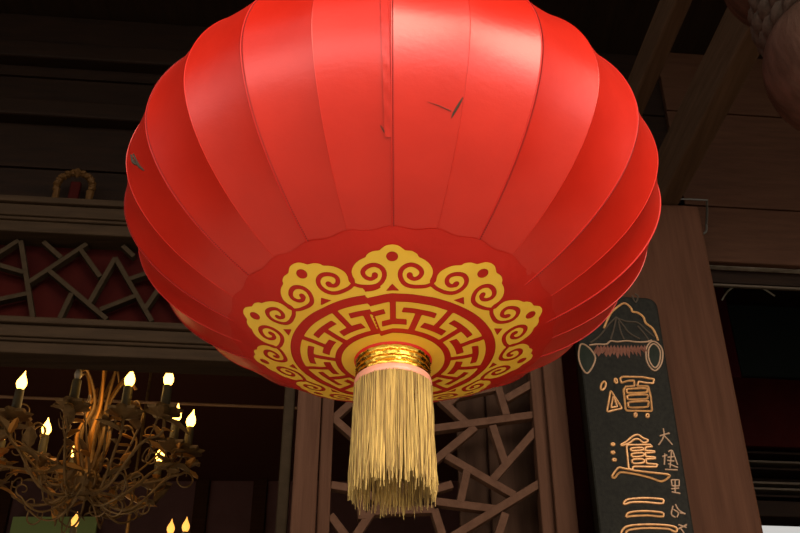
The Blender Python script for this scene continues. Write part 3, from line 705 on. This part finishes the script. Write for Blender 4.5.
def chandelier(centre_px, zflame, bulbs, label, rich=True, stem_top=ZC, zoff=0.0, seed=1):
    rg = random.Random(seed)
    cc = onz(*centre_px, zflame); cx, cy = cc.x, cc.y
    zh_ = zflame-0.42                         # hub height
    ch = empty('chandelier', (cx, cy, stem_top)); tag(ch, label, 'chandelier')
    MB().lathe([(0.001,-0.10), (0.03,-0.085), (0.025,-0.06), (0.07,-0.03), (0.085,0.01), (0.07,0.05), (0.04,0.07), (0.05,0.10), (0.03,0.13), (0.018,0.2), (0.022,0.3), (0.05,0.36), (0.03,0.42), (0.014,0.46)], (cx, cy, zh_), 24).build('hub', M['iron'], ch, smooth=True)
    MB().tube([(cx, cy, zh_+0.4), (cx, cy, stem_top)], 0.012, 10).build('stem', M['iron'], ch, smooth=True)
    for (px, py, kind) in bulbs:
        p = onz(px, py, zflame); r_ = math.hypot(p.x-cx, p.y-cy); dx, dy = (p.x-cx)/r_, (p.y-cy)/r_
        base = Vector((p.x, p.y, zflame-0.05))
        def P(rad, z, sd=0): return Vector((cx+dx*rad-dy*sd, cy+dy*rad+dx*sd, z))
        s1 = rg.uniform(-.04, .04)
        arm = spline([P(.04, zh_+.02), P(r_*.22, zh_-.09, s1), P(r_*.5, zh_-.10+rg.uniform(-.02, .03), s1*1.4), P(r_*.82, zh_+.06, s1), P(r_*1.0, zflame-.32), P(r_, zflame-.215)], 6)
        ao = MB().tube(arm, [0.010-0.004*i/len(arm) for i in range(len(arm))], 8).build('arm', M['iron'], ch, smooth=True)
        cup = MB().lathe([(0.008, -0.035), (0.018, -0.025), (0.045, -0.014), (0.082, 0.002), (0.090, 0.014), (0.05, 0.0), (0.015, 0.004)], (p.x, p.y, zflame-0.205), 32, lambda a, j: 1+(0.14*math.cos(8*a) if j in (3, 4) else 0.0))
        cup.build('drip_dish', M['iron'], ch, smooth=True)
        MB().lathe([(0.022, -0.002), (0.026, 0.004), (0.023, 0.145), (0.017, 0.150), (0.001, 0.150)], (p.x, p.y, zflame-0.200), 16).build('candle_sleeve', M['sleeve'], ch, smooth=True)
        if kind == 'lit': flame_mb(base, lean=rg.uniform(-.006, .012)).build('flame_bulb', M['flame'] if rich else M['flame_dim'], ch, smooth=True)
        else: 
            o = flame_mb(base, 0.09, 0.020).build('flame_bulb', M['white'], ch, smooth=True); o['label'] = 'pale unlit bulb'
        if not rich: continue
        for q in range(5):                    # scrolls
            i0 = (5, 10, 14, 19, 24)[q]; st = Vector(arm[i0]); sg = rg.choice((-1, 1)); rad = rg.uniform(.04, .075); up = rg.choice((1, 1, -1)); pts = []
            for i in range(26):
                t = i/25; an = sg*t*8.2; rr2 = rad*(1-t*0.78)
                ox = rad - rr2*math.cos(an); oz = rr2*math.sin(an)*sg
                pts.append(st+Vector((dx*oz, dy*oz, up*ox+0.02*t))+Vector((-dy, dx, 0))*(sg*0.05*t))
            MB().tube(pts, [0.0055*(1-0.5*i/25) for i in range(26)], 6).build('scroll', M['iron'], ch, smooth=True)
        for q in range(8):                    # leaves and blossoms
            st = Vector(arm[rg.choice((8, 14, 19, 25, 28))]); an = rg.uniform(0, 6.28)
            d = Vector((math.cos(an), math.sin(an), rg.uniform(-.3, 1.0)))
            leaf_mb(st, d, rg.uniform(.08, .15), rg.uniform(.018, .032), rg.uniform(-.3, .5)).build('leaf', M['iron'] if q % 3 else M['amber'], ch, smooth=True)
        st = Vector(arm[rg.choice((18, 24))])+Vector((rg.uniform(-.06, .06), rg.uniform(-.06, .06), rg.uniform(.05, .14)))
        MB().tube(spline([arm[20], (np.array(arm[20])+np.array(st))/2+np.array([.02, 0, .03]), st], 4), 0.003, 6).build('twig', M['iron'], ch, smooth=True)
        MB().lathe([(0.003, -.012), (0.010, 0), (0.020, .018), (0.024, .022), (0.006, .010), (0.001, .012)], st, 12, lambda a, j: 1+(0.2*math.cos(5*a) if j in (2, 3) else 0)).build('blossom', M['amber'], ch, smooth=True)
    ld = bpy.data.lights.new('chandelier_glow', 'POINT'); lo = bpy.data.objects.new('chandelier_glow', ld); C.objects.link(lo)
    ld.energy = 4.5 if rich else 3; ld.color = (1.0, 0.60, 0.22); ld.shadow_soft_size = 0.3; lo.location = (cx, cy-0.12, zflame-0.02)
    if rich:
        for i in range(16):                   # leafy branches between the arms
            a = i*2.4; ra = rg.uniform(.22, .46); hz = rg.uniform(-.34, -.02); u_ = Vector((math.cos(a), math.sin(a), 0)); v_ = Vector((-math.sin(a), math.cos(a), 0))
            c0 = Vector((cx, cy, zh_+.04)); en = Vector((cx, cy, zflame+hz))+u_*ra
            pts = spline([c0+u_*.04, c0+u_*ra*.45+v_*.04-Vector((0,0,.03)), en+u_*.03-Vector((0,0,.10)), en], 6)
            lr = rg.uniform(.035, .055); sg = rg.choice((-1, 1))
            for k_ in range(1, 18):
                t = k_/17; an = t*6.2; q = lr*(1-t*.65); pts.append(np.array(en)+np.array(u_)*(-lr+q*math.cos(an))+np.array((0, 0, 1))*q*math.sin(an)+np.array(v_)*sg*.03*t)
            MB().tube(pts, [0.0075*(1-.6*k_/len(pts)) for k_ in range(len(pts))], 6).build('branch', M['iron'], ch, smooth=True)
            for q in range(3):
                st = Vector(pts[rg.choice((8, 11, 14, 17))]); an = rg.uniform(0, 6.28)
                leaf_mb(st, Vector((math.cos(an), math.sin(an), rg.uniform(-.4, .9))), rg.uniform(.08, .14), rg.uniform(.018, .03), rg.uniform(-.3, .5)).build('leaf', M['iron'] if rg.random() < .6 else M['amber'], ch, smooth=True)
        for i in range(9):                    # upright amber fronds round the stem
            a = i*0.7; d = Vector((math.cos(a)*0.28, math.sin(a)*0.28, 1))
            pts = spline([Vector((cx, cy, zh_+.05))+Vector((math.cos(a), math.sin(a), 0))*.03, Vector((cx+.09*math.cos(a), cy+.09*math.sin(a), zh_+.25)), Vector((cx+.05*math.cos(a+.3), cy+.05*math.sin(a+.3), zh_+.45)), Vector((cx+.13*math.cos(a), cy+.13*math.sin(a), zh_+.62+.06*(i % 3))), Vector((cx+.20*math.cos(a), cy+.20*math.sin(a), zh_+.56+.06*(i % 3)))], 6)
            MB().tube(pts, [0.013-0.008*k_/len(pts) for k_ in range(len(pts))], 7).build('frond', M['amber'] if i % 2 else M['iron'], ch, smooth=True)
        for i in range(9):                    # curls hanging under the hub
            a = i*0.7+.3; pts = []
            for k_ in range(24):
                t = k_/23; rad = .05+.26*t; zz_ = zh_-.06-.13*math.sin(t*2.4)+.02*t
                pts.append((cx+rad*math.cos(a+t*.5), cy+rad*math.sin(a+t*.5), zz_))
            for k_ in range(16):
                t = k_/15; an = t*6.5; rr2 = .04*(1-.7*t); ex = pts[23]
                pts.append((ex[0]+math.cos(a+.5)*rr2*math.sin(an), ex[1]+math.sin(a+.5)*rr2*math.sin(an), ex[2]+.04-rr2*math.cos(an)))
            MB().tube(pts, [0.007*(1-.55*k_/len(pts)) for k_ in range(len(pts))], 6).build('scroll', M['iron'], ch, smooth=True)
    return ch
chandelier((98, 412), 4.0, [(22,381,'lit'), (79,371,'unlit'), (130,378,'lit'), (169,377,'lit'), (177,413,'lit'), (191,419,'lit'), (160,454,'lit'), (47,427,'lit'), (4,432,'lit'), (75,450,'lit')],
           'ornate bronze chandelier with amber leaves and lit candle bulbs, in the left opening')
chandelier((125, 545), 3.9, [(171,527,'lit'), (186,525,'lit'), (75,520,'lit'), (100,570,'lit'), (150,572,'lit'), (60,550,'lit')],
           'farther chandelier, only small lit bulb tips showing at the bottom edge', rich=False, seed=4)
